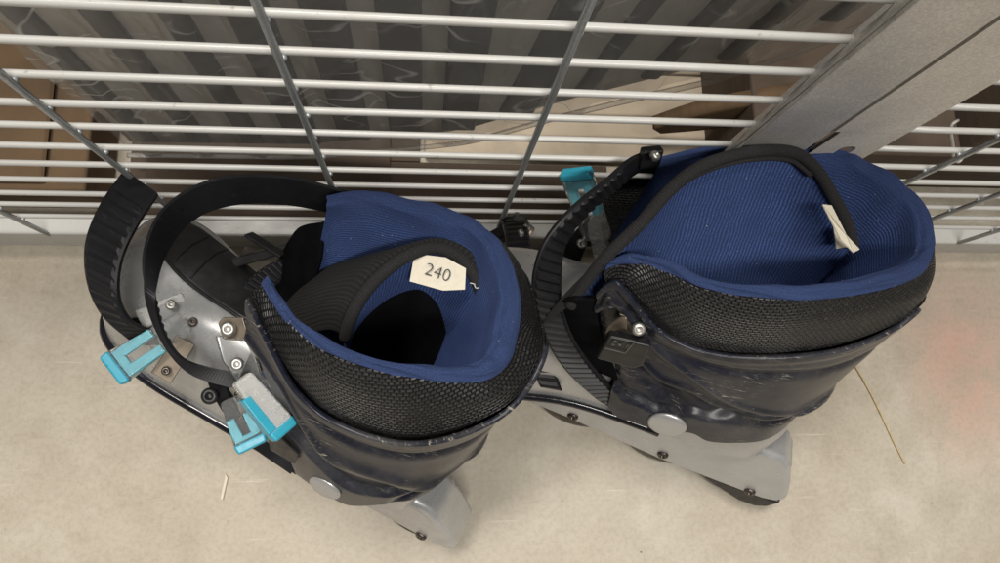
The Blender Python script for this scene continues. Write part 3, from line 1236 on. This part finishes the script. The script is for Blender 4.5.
def creaseA(s, t):
    d = .0010 * (1 - sstep(t, .05, .10))                          # rolled lip
    c1 = .22 + .42 * sstep(s, .04, .36) - .06 * sstep(s, .5, .75)
    d -= .0068 * sstep(t, c1 - .018, c1 + .022)                    # the upper layer stands proud of the lower one
    c2 = .60 + .20 * sstep(s, .10, .30) - .18 * sstep(s, .32, .5)
    if s < .55:
        d += .0052 * sstep(t, c2 - .024, c2 + .024)
    d -= .0065 * math.exp(-((s - .41) / .05) ** 2 - ((t - .84 + (s - .41) * 1.4) / .06) ** 2)   # scooped pocket near the heel
    d -= .0026 * math.exp(-((t - .135 - .10 * sstep(s, .15, .45)) / .030) ** 2) * sstep(s, .06, .2)       # groove under the lip
    d += .0030 * math.exp(-((t - .30 - .55 * sstep(s, .10, .60)) / .050) ** 2) * sstep(s, .08, .2)         # long swooping rib
    d -= .0034 * math.exp(-((t - .40 - .50 * sstep(s, .10, .55)) / .040) ** 2) * sstep(s, .10, .22)
    d += .0005 * math.sin(t * 9 + s * 7) + .0014 * math.exp(-((t - c1 + .035) / .022) ** 2)
    return d


cuffA = make_cuff(ra, top, bot, [m1, m2], creaseA)
screw('rivet', A.L(325, 488, -.0520), (0, -1, .05), .0122, M['silver'], cuffA, .0016, False)

# tongue: ribbed elastic outside, fleece inside, bound with black tape; its size label
bind = [A.W(345, 338, .238), A.W(351, 318, .252), A.W(362, 297, .264), A.W(380, 276, .274), A.W(404, 258, .282), A.W(434, 248, .286), A.W(459, 257, .285), A.W(474, 275, .280), A.W(482, 298, .272), A.W(484, 320, .262), A.W(480, 345, .252)]
outr = [A.W(322, 330, .228), A.W(328, 308, .242), A.W(341, 287, .256), A.W(362, 266, .268), A.W(394, 248, .278), A.W(434, 240, .284), A.W(466, 250, .283), A.W(483, 270, .278), A.W(491, 298, .269), A.W(493, 322, .259), A.W(488, 348, .248)]
ti = inward(bind)
low = [p - n_ * (.022 if i < 5 else .004) + K(.010 if i < 5 else 0, 0, -.050) for i, (p, n_) in enumerate(zip(outr, ti))]
surfA = surface('tongue', [low, outr, bind], M['elastic'], ra, 90, 16)
dep = [.018, .021, .024, .027, .030, .034, .041, .050, .056, .060, .060]
inlow = [p + n_ * .002 - Vector((0, 0, d)) for p, n_, d in zip(bind, ti, dep)]
surface('tongue_lining', [bind, [(a + b) / 2 + n_ * .0012 for a, b, n_ in zip(bind, inlow, ti)], inlow], M['blue_tongue'], surfA, 70, 20, .003, 0)
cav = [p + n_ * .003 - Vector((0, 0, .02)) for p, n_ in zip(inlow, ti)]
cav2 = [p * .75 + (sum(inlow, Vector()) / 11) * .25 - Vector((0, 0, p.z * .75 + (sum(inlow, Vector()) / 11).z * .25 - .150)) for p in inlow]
surface('cavity_shade', [inlow, cav, cav2], M['insole'], surfA, 60, 20)  # black surface painting the shade deep inside the boot
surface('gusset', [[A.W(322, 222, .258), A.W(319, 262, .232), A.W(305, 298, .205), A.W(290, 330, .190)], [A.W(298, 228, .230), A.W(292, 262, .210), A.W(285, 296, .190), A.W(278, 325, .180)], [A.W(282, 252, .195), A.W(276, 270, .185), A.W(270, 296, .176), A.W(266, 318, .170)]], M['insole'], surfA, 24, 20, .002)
tube('tongue_piping', bind, .0034, M['piping'], surfA, 10, 80)
# label
q = [A.W(412, 252, .2780), A.W(446, 256, .2805), A.W(468, 268, .2785), A.W(467, 291, .2720), A.W(443, 292, .2695), A.W(407, 282, .2680)]
eyeA = A.eye()
q = [p + (eyeA - p).normalized() * .0075 for p in q]
qc = sum(q, Vector()) / 6
qc = sum(q, Vector()) / 6
q = [qc + (p - qc) * .92 for p in q]
bm = bmesh.new()
lv_ = [bm.verts.new(p) for p in q]
bm.faces.new((lv_[0], lv_[1], lv_[4], lv_[5]))
bm.faces.new((lv_[1], lv_[2], lv_[3], lv_[4]))
bmesh.ops.subdivide_edges(bm, edges=bm.edges[:], cuts=6, use_grid_fill=True)
lab = mod_solid(link('size_label', bm, M['tag'], surfA, smooth=False), .0005, 0)
xd = A.W(452, 280, .2755) - A.W(424, 271, .2755)
yd = A.W(436, 262, .2780) - A.W(440, 285, .2700)
tx = A.W(438, 273, .2745)
label_text('print', '240', .0092, tx + (eyeA - tx).normalized() * .0090, xd, yd, M['ink'], lab)
tube('loose_thread', [A.W(470, 283, .2780), A.W(476, 284, .2790), A.W(480, 282, .2800), A.W(480, 287, .2800), A.W(476, 288, .2790), A.W(474, 284, .2790)], .0003, M['cord'], surfA, 5, 30)

# black inner toe seen through the opening of the shell
us = np.linspace(.205, .302, 26)
G = []
for u in us:
    f = (u - .205) / .097
    half = .34 * math.sqrt(max(0.0, 1 - max(0, (f - .45) / .55) ** 2.2)) + .004
    G.append([list(ptA(u, 1.78 + half * v, .0022)) for v in np.linspace(-1, 1, 18)])
G = np.array(G)
vent = link('toe_liner', grid_bm(G), M['black'], ra)
mod_solid(vent, .0016, 0)
edge = [Vector(G[i, 0]) for i in range(26)] + [Vector(G[25, k]) for k in range(1, 17)] + [Vector(G[i, 17]) for i in range(25, -1, -1)]
tube('opening_rim', edge[::2], .0012, M['black'], vent, 6, 0)
for f in (.52, .7):
    i = int(f * 25)
    tube('stitching', [Vector(G[i, k]) + Vector((0, 0, .0012)) for k in range(1, 17)], .0006, M['navy_soft'], vent, 5, 0)

# straps
# long free end at the far left
ea = [A.W(124, 171, .208), A.W(101, 204, .205), A.W(86, 243, .198), A.W(88, 283, .185), A.W(103, 315, .168), A.W(134, 344, .150)]
eb = [A.W(158, 194, .212), A.W(136, 228, .209), A.W(121, 262, .202), A.W(119, 298, .189), A.W(132, 322, .172), A.W(158, 333, .152)]
ribbon('ladder_strap', ea, eb, .0028, M['navy_soft'], ra, 17, .0009, 1, (.1, .93), label='toe strap with its free end standing up')
# arching cuff strap
ea = [A.W(352, 193, .262), A.W(300, 179, .268), A.W(252, 175, .270), A.W(215, 179, .268), A.W(184, 192, .262), A.W(159, 214, .252), A.W(146, 243, .240), A.W(143, 272, .226), A.W(150, 312, .206), A.W(165, 345, .192), A.W(191, 374, .182), A.W(234, 389, .178)]
eb = [A.W(335, 212, .238), A.W(291, 204, .243), A.W(251, 202, .246), A.W(215, 208, .244), A.W(190, 221, .238), A.W(171, 243, .230), A.W(159, 270, .222), A.W(156, 300, .214), A.W(165, 334, .198), A.W(181, 357, .190), A.W(204, 366, .186), A.W(240, 373, .182)]
ribbon('ladder_strap', ea, eb, .0024, M['navy_soft'], ra, 44, .0013, -1, (.33, .80), label='cuff strap arching over the toe')
# instep strap lying over the shell
ea = [A.W(322, 252, .205), A.W(300, 255, .200), A.W(276, 261, .194), A.W(253, 275, .186), A.W(238, 290, .178), A.W(229, 311, .170), A.W(224, 338, .160)]
eb = [A.W(330, 268, .205), A.W(310, 271, .200), A.W(292, 276, .194), A.W(276, 286, .186), A.W(264, 300, .178), A.W(257, 318, .170), A.W(252, 345, .160)]
ribbon('ladder_strap', ea, eb, .003, M['navy_soft'], ra, 24, .0009, 1, (.05, .95), label='ribbed instep strap')
# strap below the cuff-strap end, running to the sole
ribbon('anchor_strap', [A.W(203, 368, .172), A.W(216, 400, .150), A.W(244, 440, .128), A.W(290, 474, .110)], [A.W(222, 372, .172), A.W(234, 402, .150), A.W(258, 434, .128), A.W(297, 464, .112)], .0024, M['navy_soft'], ra)
screw('strap_screw', A.W(210, 396, .156), (.1, -.5, .8), .0058, M['black'], ra, .003)

# wall-side clip of the instep strap
clip = bar('strap_clip', A.W(236, 262, .176), A.W(290, 247, .196), K(0, .8, -.5), .012, .010, .006, M['black'], ra, .001)
prism('clip_plate', [A.W(240, 256, .180), A.W(245, 247, .184), A.W(252, 249, .186), A.W(255, 256, .184), A.W(250, 260, .180)], K(0, .0, .0012), M['bolt'], clip, .0003)
bar('clip_tongue', A.W(248, 234, .198), A.W(283, 256, .200), K(0, .8, -.4), .008, .007, .002, M['black'], clip, .0005)
# rear wall-side buckle, a little of it peeping out behind the collar
cl = bar('wall_buckle', K(.118, .085, .215), K(.082, .082, .222), (0, .3, 1), .016, .013, .010, M['black'], ra, .002)
bar('buckle_lever', K(.090, .090, .224), K(.066, .084, .216), (0, .3, 1), .012, .010, .005, M['clear'], cl, .0012)
screw('buckle_screw', A.W(521, 233, .240), (.6, .3, .7), .003, M['steel'], cl, .0015)

# toe buckle with bracket
br = bar('buckle_bracket', A.W(186, 340, .168), A.W(161, 378, .152), A.W(185, 366, .158) - A.W(160, 352, .160), .012, .013, .0016, M['bracket'], ra, .0005)
bp = prism('buckle_plate', [A.W(172, 304, .166), A.W(180, 296, .169), A.W(206, 310, .172), A.W(203, 318, .170), A.W(196, 334, .166), A.W(186, 330, .164)], K(0, -.0008, .0016), M['bracket'], br, .0004)
bar('clear_guide', A.W(140, 320, .158), A.W(186, 300, .172), K(.7, .3, .4), .013, .010, .004, M['cloudy'], br, .0012)
screw('buckle_screw', A.W(171, 305, .176), (.1, -.2, 1), .0036, M['steel'], br, .0016)
screw('buckle_screw', A.W(193, 322, .174), (.1, -.2, 1), .0032, M['bolt'], br, .0016)
screw('buckle_screw', A.W(166, 371, .158), (.1, -.4, .8), .003, M['bolt'], br, .0014)
ll = lever(br, A.W(186, 322, .176), A.W(118, 367, .160), A.W(135, 385, .158) - A.W(104, 362, .162), .0125, .0205, .007, 'clear', 'fork')
ribbon('buckle_base', [A.W(124, 320, .152), A.W(140, 344, .147), A.W(158, 345, .150)], [A.W(150, 316, .157), A.W(153, 325, .155), A.W(160, 326, .156)], .004, M['black'], br)

# cuff buckle
cb = prism('buckle_bracket', [A.W(219, 323, .212), A.W(224, 317, .214), A.W(244, 317, .220), A.W(250, 338, .216), A.W(246, 341, .214), A.W(224, 339, .209)], K(0, -.0012, .0012), M['bracket'], cuffA, .0005)
screw('buckle_screw', A.W(228, 329, .218), (.2, -.5, .8), .0046, M['steel'], cb, .0022)
prism('clear_guide', [A.W(218, 335, .207), A.W(248, 337, .214), A.W(256, 352, .211), A.W(262, 372, .205), A.W(284, 404, .196), A.W(291, 416, .192), A.W(290, 424, .190), A.W(244, 386, .192), A.W(225, 360, .200)], K(0, -.003, .003), M['clear'], cb, .001)
screw('buckle_screw', A.W(237, 364, .213), (.2, -.5, .8), .0040, M['steel'], cb, .0022)
lever(cb, A.W(241, 378, .209), A.W(280, 427, .194), A.W(288, 408, .196) - A.W(262, 424, .196), .011, .0155, .0085, 'cloudy', 'left')
# instep buckle half hidden below it
ib = prism('buckle_bracket', [A.W(221, 392, .150), A.W(228, 388, .152), A.W(246, 410, .144), A.W(240, 420, .138)], K(0, -.001, .001), M['bracket'], ra, .0004)
lever(ib, A.W(230, 398, .158), A.W(250, 441, .146), A.W(266, 436, .148) - A.W(236, 444, .146), .012, .0185, .007, 'clear', 'fork')
# small reinforcement below the cuff front
prism('cuff_latch', [A.L(268, 430, -.0515), A.L(283, 436, -.0515), A.L(300, 452, -.0515), A.L(296, 462, -.0515), A.L(272, 448, -.0515)], K(0, -.0018, 0), M['black'], ra, .0006)

#SKATE_RIGHT
# ------------------------------------------------------------------ the right skate (a right foot, buckles towards the panel)
B = Frame3((.284, -.078, .003), 23.6, 25)
rb_ = thing('inline_skate', 'right inline skate with wide open blue collar and ladder strap, nearest the grey post', 'skate', 'pair of inline skates leaning on the wire panel', B.mat)
make_frame(rb_, .0, 0., True)
shellB, ptB, loB, hiB = make_shell(rb_, True, .0)

R0 = [B.W(604, 270, .244), B.W(618, 264, .250), B.W(640, 263, .257), B.W(668, 272, .261), B.W(700, 287, .265), B.W(755, 297, .276), B.W(805, 299, .284), B.W(860, 294, .287), B.W(905, 282, .289), B.W(928, 266, .291),
      B.W(934, 245, .293), B.W(922, 210, .297), B.W(900, 184, .299), B.W(870, 165, .298), B.W(838, 152, .295), B.W(800, 146, .291), B.W(745, 145, .279), B.W(700, 148, .267), B.W(656, 160, .250)]
O0 = [B.L(604, 287, -.047), B.L(618, 284, -.050), B.L(630, 293, -.053), B.L(658, 323, -.055), B.L(690, 342, -.055), B.L(730, 351, -.054), B.L(780, 352, -.049), B.L(838, 345, -.036), B.L(886, 327, -.018), B.L(914, 306, -.004),
      K(.060, .018, .258), K(.063, .042, .258), K(.074, .056, .254), K(.098, .065, .248), K(.125, .068, .243), K(.152, .067, .236), K(.185, .065, .228), K(.210, .061, .222), K(.240, .052, .216)]
rimw = [.004, .005, .0055, .006, .0065, .0075, .0085, .0095, .010, .011, .012, .012, .012, .012, .012, .011, .011, .010, .008]
inn_ = [.004, .006, .007, .009, .010, .012, .013, .014, .014, .013, .012, .010, .008, .006, .005, .005, .005, .005, .003]
linB = make_liner(rb_, O0, R0, rimw, .122, inn_)

top = [B.L(598, 291, -.0505), B.L(614, 279, -.053), B.L(628, 291, -.055), B.L(657, 326, -.057), B.L(690, 345, -.058), B.L(730, 354, -.057), B.L(781, 355, -.052), B.L(840, 348, -.039), B.L(889, 329, -.021), B.L(917, 308, -.006),
       K(.056, .019, .250), K(.059, .045, .249), K(.071, .060, .245), K(.097, .069, .238), K(.125, .072, .232), K(.152, .071, .225), K(.185, .069, .217), K(.210, .064, .211), K(.236, .055, .206)]
bot = [K(.178, -.047, .118), K(.168, -.048, .112), B.L(640, 424, -.049), B.L(660, 432, -.049), B.L(690, 433, -.0485), K(.108, -.046, .126), K(.092, -.042, .130), K(.074, -.034, .134), K(.062, -.022, .138), K(.055, -.006, .141),
       K(.055, .010, .142), K(.060, .025, .141), K(.070, .034, .139), K(.088, .041, .136), K(.108, .045, .133), K(.128, .047, .130), K(.148, .047, .129), K(.162, .046, .129), K(.178, .045, .129)]
m1, m2 = [], []
for t_, b_ in zip(top, bot):
    m1.append(t_ * .64 + b_ * .36)
    m2.append(t_ * .30 + b_ * .70)
m1[0], m2[0] = B.L(597, 330, -.0505), B.L(612, 372, -.049)
m1[1], m2[1] = B.L(616, 330, -.053), B.L(625, 385, -.051)


def creaseB(s, t):
    d = .0010 * (1 - sstep(t, .05, .10))
    c1 = .20 + .44 * sstep(s, .14, .42) - .05 * sstep(s, .45, .6)
    d -= .0068 * sstep(t, c1 - .018, c1 + .022)
    c2 = .78 - .16 * sstep(s, .10, .45)
    if s < .6:
        d += .0054 * sstep(t, c2 - .026, c2 + .026)
    d -= .0022 * math.exp(-((t - .14 - .08 * sstep(s, .2, .5)) / .028) ** 2) * sstep(s, .10, .25)
    d -= .0036 * math.exp(-((t - .52 - .22 * sstep(s, .10, .45)) / .040) ** 2) * sstep(s, .06, .14)
    d += .0018 * math.exp(-((t - .43 - .28 * sstep(s, .08, .45)) / .035) ** 2)
    d += .0014 * math.exp(-((t - c1 + .035) / .022) ** 2)
    d -= .0060 * math.exp(-((s - .17) / .05) ** 2 - ((t - .62 - (s - .17) * .5) / .06) ** 2)
    return d


cuffB = make_cuff(rb_, top, bot, [m1, m2], creaseB)
screw('rivet', B.L(667, 425, -.0515), (0, -1, .05), .0145, M['silver'], cuffB, .0016, False)
screw('cuff_screw', B.L(611, 302, -.0535), (.2, -.9, .3), .0062, M['black'], cuffB, .002)

# tongue lying against the wall side, bound with piping
bind = [B.W(570, 306, 0.212), B.W(585, 283, 0.230), B.W(606, 257, 0.250), B.W(640, 224, 0.270), B.W(665, 195, 0.282), B.W(690, 173, 0.291), B.W(720, 159, 0.297), B.W(760, 151, 0.300), B.W(795, 153, 0.299), B.W(815, 168, 0.297), B.W(834, 198, 0.291), B.W(848, 226, 0.282), B.W(853, 246, 0.272)]
bot_ = [K(.214, -.044, .205), K(.212, -.042, .198), K(.208, -.041, .190), K(.204, -.040, .180), K(.196, -.040, .170), K(.182, -.038, .172), K(.166, -.036, .172), K(.148, -.032, .172), K(.132, -.026, .172), K(.120, -.016, .172), K(.108, -.004, .172), K(.100, .008, .172), K(.094, .014, .172)]
mid_ = []
for i, (a, b) in enumerate(zip(bind, bot_)):
    c = a * .5 + b * .5
    c.z -= .004
    c.y += .004
    mid_.append(c)


def tongue_fold(G):
    nv, nu, _ = G.shape
    for i in range(nv):
        for j in range(nu):
            f, g = j / nu, i / nv
            G[i, j, 2] += .0030 * math.sin(g * 9 + f * 4) * g * (1 - g) * 2 - .003 * math.exp(-((g - .42 - .25 * (f - .5)) / .05) ** 2) * sstep(f, .2, .5)
    return G


tB = surface('tongue', [bind, mid_, bot_], M['blue_tongue'], rb_, 90, 40, fn=tongue_fold)
tube('tongue_piping', bind, .0033, M['piping'], tB, 10, 90)
tube('piping_seam', [p + Vector((0, -.0035, -.003)) for p in bind[2:10]], .0014, M['piping'], tB, 6, 60)
fwd = [p + K(.010 - .006 * i / 7, -.006, -.028) for i, p in enumerate(bind[:8])]
fw2 = [p + K(.010 - .006 * i / 7, -.006, -.085) for i, p in enumerate(bind[:8])]
surface('tongue_front', [bind[:8], fwd, fw2], M['elastic'], tB, 50, 16)
surface('tongue_flap', [[B.W(556, 300, .206), B.W(576, 296, .224), B.L(596, 298, -.0475)], [B.L(566, 325, -.043), B.L(584, 325, -.046), B.L(600, 325, -.0475)], [B.L(590, 368, -.042), B.L(604, 372, -.044), B.L(618, 378, -.045)]], M['insole'], tB, 20, 20, .002)
# folded size label
eyeB = B.eye()


def lift(p, d):
    return p + (eyeB - p).normalized() * d


q = [lift(B.W(822, 205, .288), .004), lift(B.W(831, 206, .288), .004), lift(B.W(846, 236, .282), .007), lift(B.W(859, 250, .276), .008), lift(B.W(853, 253, .276), .008), lift(B.W(840, 240, .280), .007)]
lb = prism('size_label', [q[0], q[1], q[2], q[3], q[4], q[5]], K(0, 0, .0006), M['tag'], tB, 0)
prism('label_fold', [lift(B.W(833, 227, .276), .004), lift(B.W(840, 232, .275), .005), lift(B.W(851, 247, .273), .005), lift(B.W(836, 249, .271), .004)], K(0, 0, .0005), M['tag'], lb, 0)

# the long cuff strap: from the wall side of the collar forward and down to the sole
ea = [B.W(655, 150, .262), B.W(632, 158, .262), B.W(606, 180, .260), B.W(572, 208, .254), B.W(545, 240, .240), B.W(533, 275, .222), B.W(534, 305, .202), B.W(546, 340, .176), B.W(566, 370, .150), B.W(596, 398, .122), B.W(610, 407, .114)]
eb = [B.W(655, 164, .250), B.W(638, 172, .250), B.W(614, 190, .250), B.W(588, 212, .246), B.W(566, 243, .236), B.W(561, 277, .220), B.W(563, 308, .202), B.W(575, 340, .178), B.W(598, 372, .152), B.W(622, 396, .126), B.W(632, 402, .118)]
ribbon('ladder_strap', ea, eb, .0026, M['navy_soft'], rb_, 42, .0018, 1, (.12, .97), label='long cuff strap running from collar to sole')
ed = [(a * .02 + b * .98) for a, b in zip(ea, eb)]
# strap loop and its screw at the collar
lp = bar('strap_loop', B.W(640, 158, .262), B.W(660, 156, .264), (0, .2, 1), .012, .012, .006, M['black'], rb_, .001)
screw('buckle_screw', B.W(655, 156, .272), (.3, .1, .9), .0035, M['steel'], lp, .002)
# ladder bracket behind the strap
bk = prism('buckle_bracket', [B.L(562, 245, .040), B.L(590, 214, .040), B.L(590, 236, .040), B.L(580, 262, .040), B.L(572, 300, .040), B.L(556, 300, .040)], K(0, -.003, 0), M['black'], rb_, .0008)
screw('buckle_screw', B.L(582, 243, .034), (.2, -.8, .6), .0042, M['steel'], bk, .002)
lever(bk, B.L(598, 238, .033), B.L(577, 176, .035), B.L(595, 200, .034) - B.L(562, 200, .034), .018, .0205, .008, 'clear', 'fork')
prism('clear_guide', [B.L(588, 216, .042), B.L(602, 208, .042), B.L(607, 236, .042), B.L(618, 266, .042), B.L(607, 274, .042), B.L(594, 250, .042)], K(0, -.005, 0), M['cloudy'], bk, .0012)
for (x, y) in ((598, 238), (608, 256)):
    screw('buckle_screw', B.L(x, y, .036), (0, -1, .3), .0022, M['bolt'], bk, .001)
# toe-side buckle next to the other skate's collar
tb = bar('toe_buckle', B.L(492, 240, .060), B.L(524, 222, .060), (0, -.4, 1), .014, .012, .010, M['black'], rb_, .002)
bar('buckle_lever', B.L(512, 214, .062), B.L(530, 232, .062), (0, -.5, 1), .013, .011, .007, M['clear'], tb, .0014)
screw('buckle_screw', B.L(525, 228, .052), (.2, -.8, .6), .0036, M['steel'], tb, .0018)
# toe strap behind, over the shell
ea = [B.W(500, 215, .128), B.W(506, 240, .150), B.W(512, 290, .165), B.W(520, 340, .150), B.W(540, 386, .118)]
eb = [B.W(524, 212, .128), B.W(530, 240, .150), B.W(537, 290, .165), B.W(546, 340, .150), B.W(562, 390, .118)]
ribbon('ladder_strap', ea, eb, .0026, M['navy_soft'], rb_, 24, .0016, 1)

# keeper on the cuff: bracket, bent plate, screw and the moulded block
kb = prism('keeper_bracket', [B.L(619, 312, -.0545), B.L(626, 314, -.0545), B.L(648, 331, -.0545), B.L(646, 337, -.0545), B.L(634, 334, -.0545)], K(0, -.0022, .0012), M['bracket'], cuffB, .0006)
screw('buckle_screw', B.L(638.5, 329, -.060), (.1, -.8, .6), .0044, M['steel'], kb, .002)
surface('bent_plate', [[B.L(605, 333, -.053), B.L(609, 325, -.056), B.L(619, 318, -.059), B.L(626, 318, -.060)], [B.L(613, 334, -.053), B.L(616, 330, -.056), B.L(622, 330, -.059), B.L(627, 331, -.060)]], M['bracket'], kb, 16, 6, .0008)
o4 = [B.L(609, 329, -.058), B.L(651, 338, -.058), B.L(643, 358, -.058), B.L(634, 361, -.058), B.L(597, 351, -.058)]
kp = prism('strap_keeper', o4, K(0, -.0075, .003), M['black'], kb, .0014)


def on_keeper(x, y):
    return B.L(x, y, -.0665) + K(0, 0, .003)


fr_ = [on_keeper(x, y) for x, y in ((609.5, 339), (632.5, 344), (623, 356), (602, 350.5))]
tube('moulded_border', fr_, .00035, M['logo'], kp, 5, 0, True)
yd = on_keeper(617, 340) - on_keeper(612, 354)
def mark(name, pts, r=.00022):
    tube(name, [on_keeper(x, y) for x, y in pts], r, M['logo'], kp, 5, 0)


mark('moulded_mark', ((608.5, 346.5), (612.5, 343.5), (611.2, 345.6), (614.2, 343.4)))
mark('moulded_mark', ((607.6, 348.2), (611.0, 346.6), (610.0, 348.4), (612.4, 347.4)))
for dx, dy in ((1.6, 0), (.8, 1.3), (-.8, 1.3)):
    mark('moulded_star', ((617.3 - dx, 348 - dy), (617.3 + dx, 348 + dy)))
mark('moulded_mark', ((622.6, 352), (625.4, 347.6)), .00015)
mark('moulded_mark', ((624.2, 352.4), (627, 348)), .00015)
# silver strut showing in the slot between strap and cuff
bar('instep_strut', B.W(616, 352, .150), B.W(632, 398, .124), K(0, .6, .5), .011, .010, .003, M['frame'], rb_, .001)
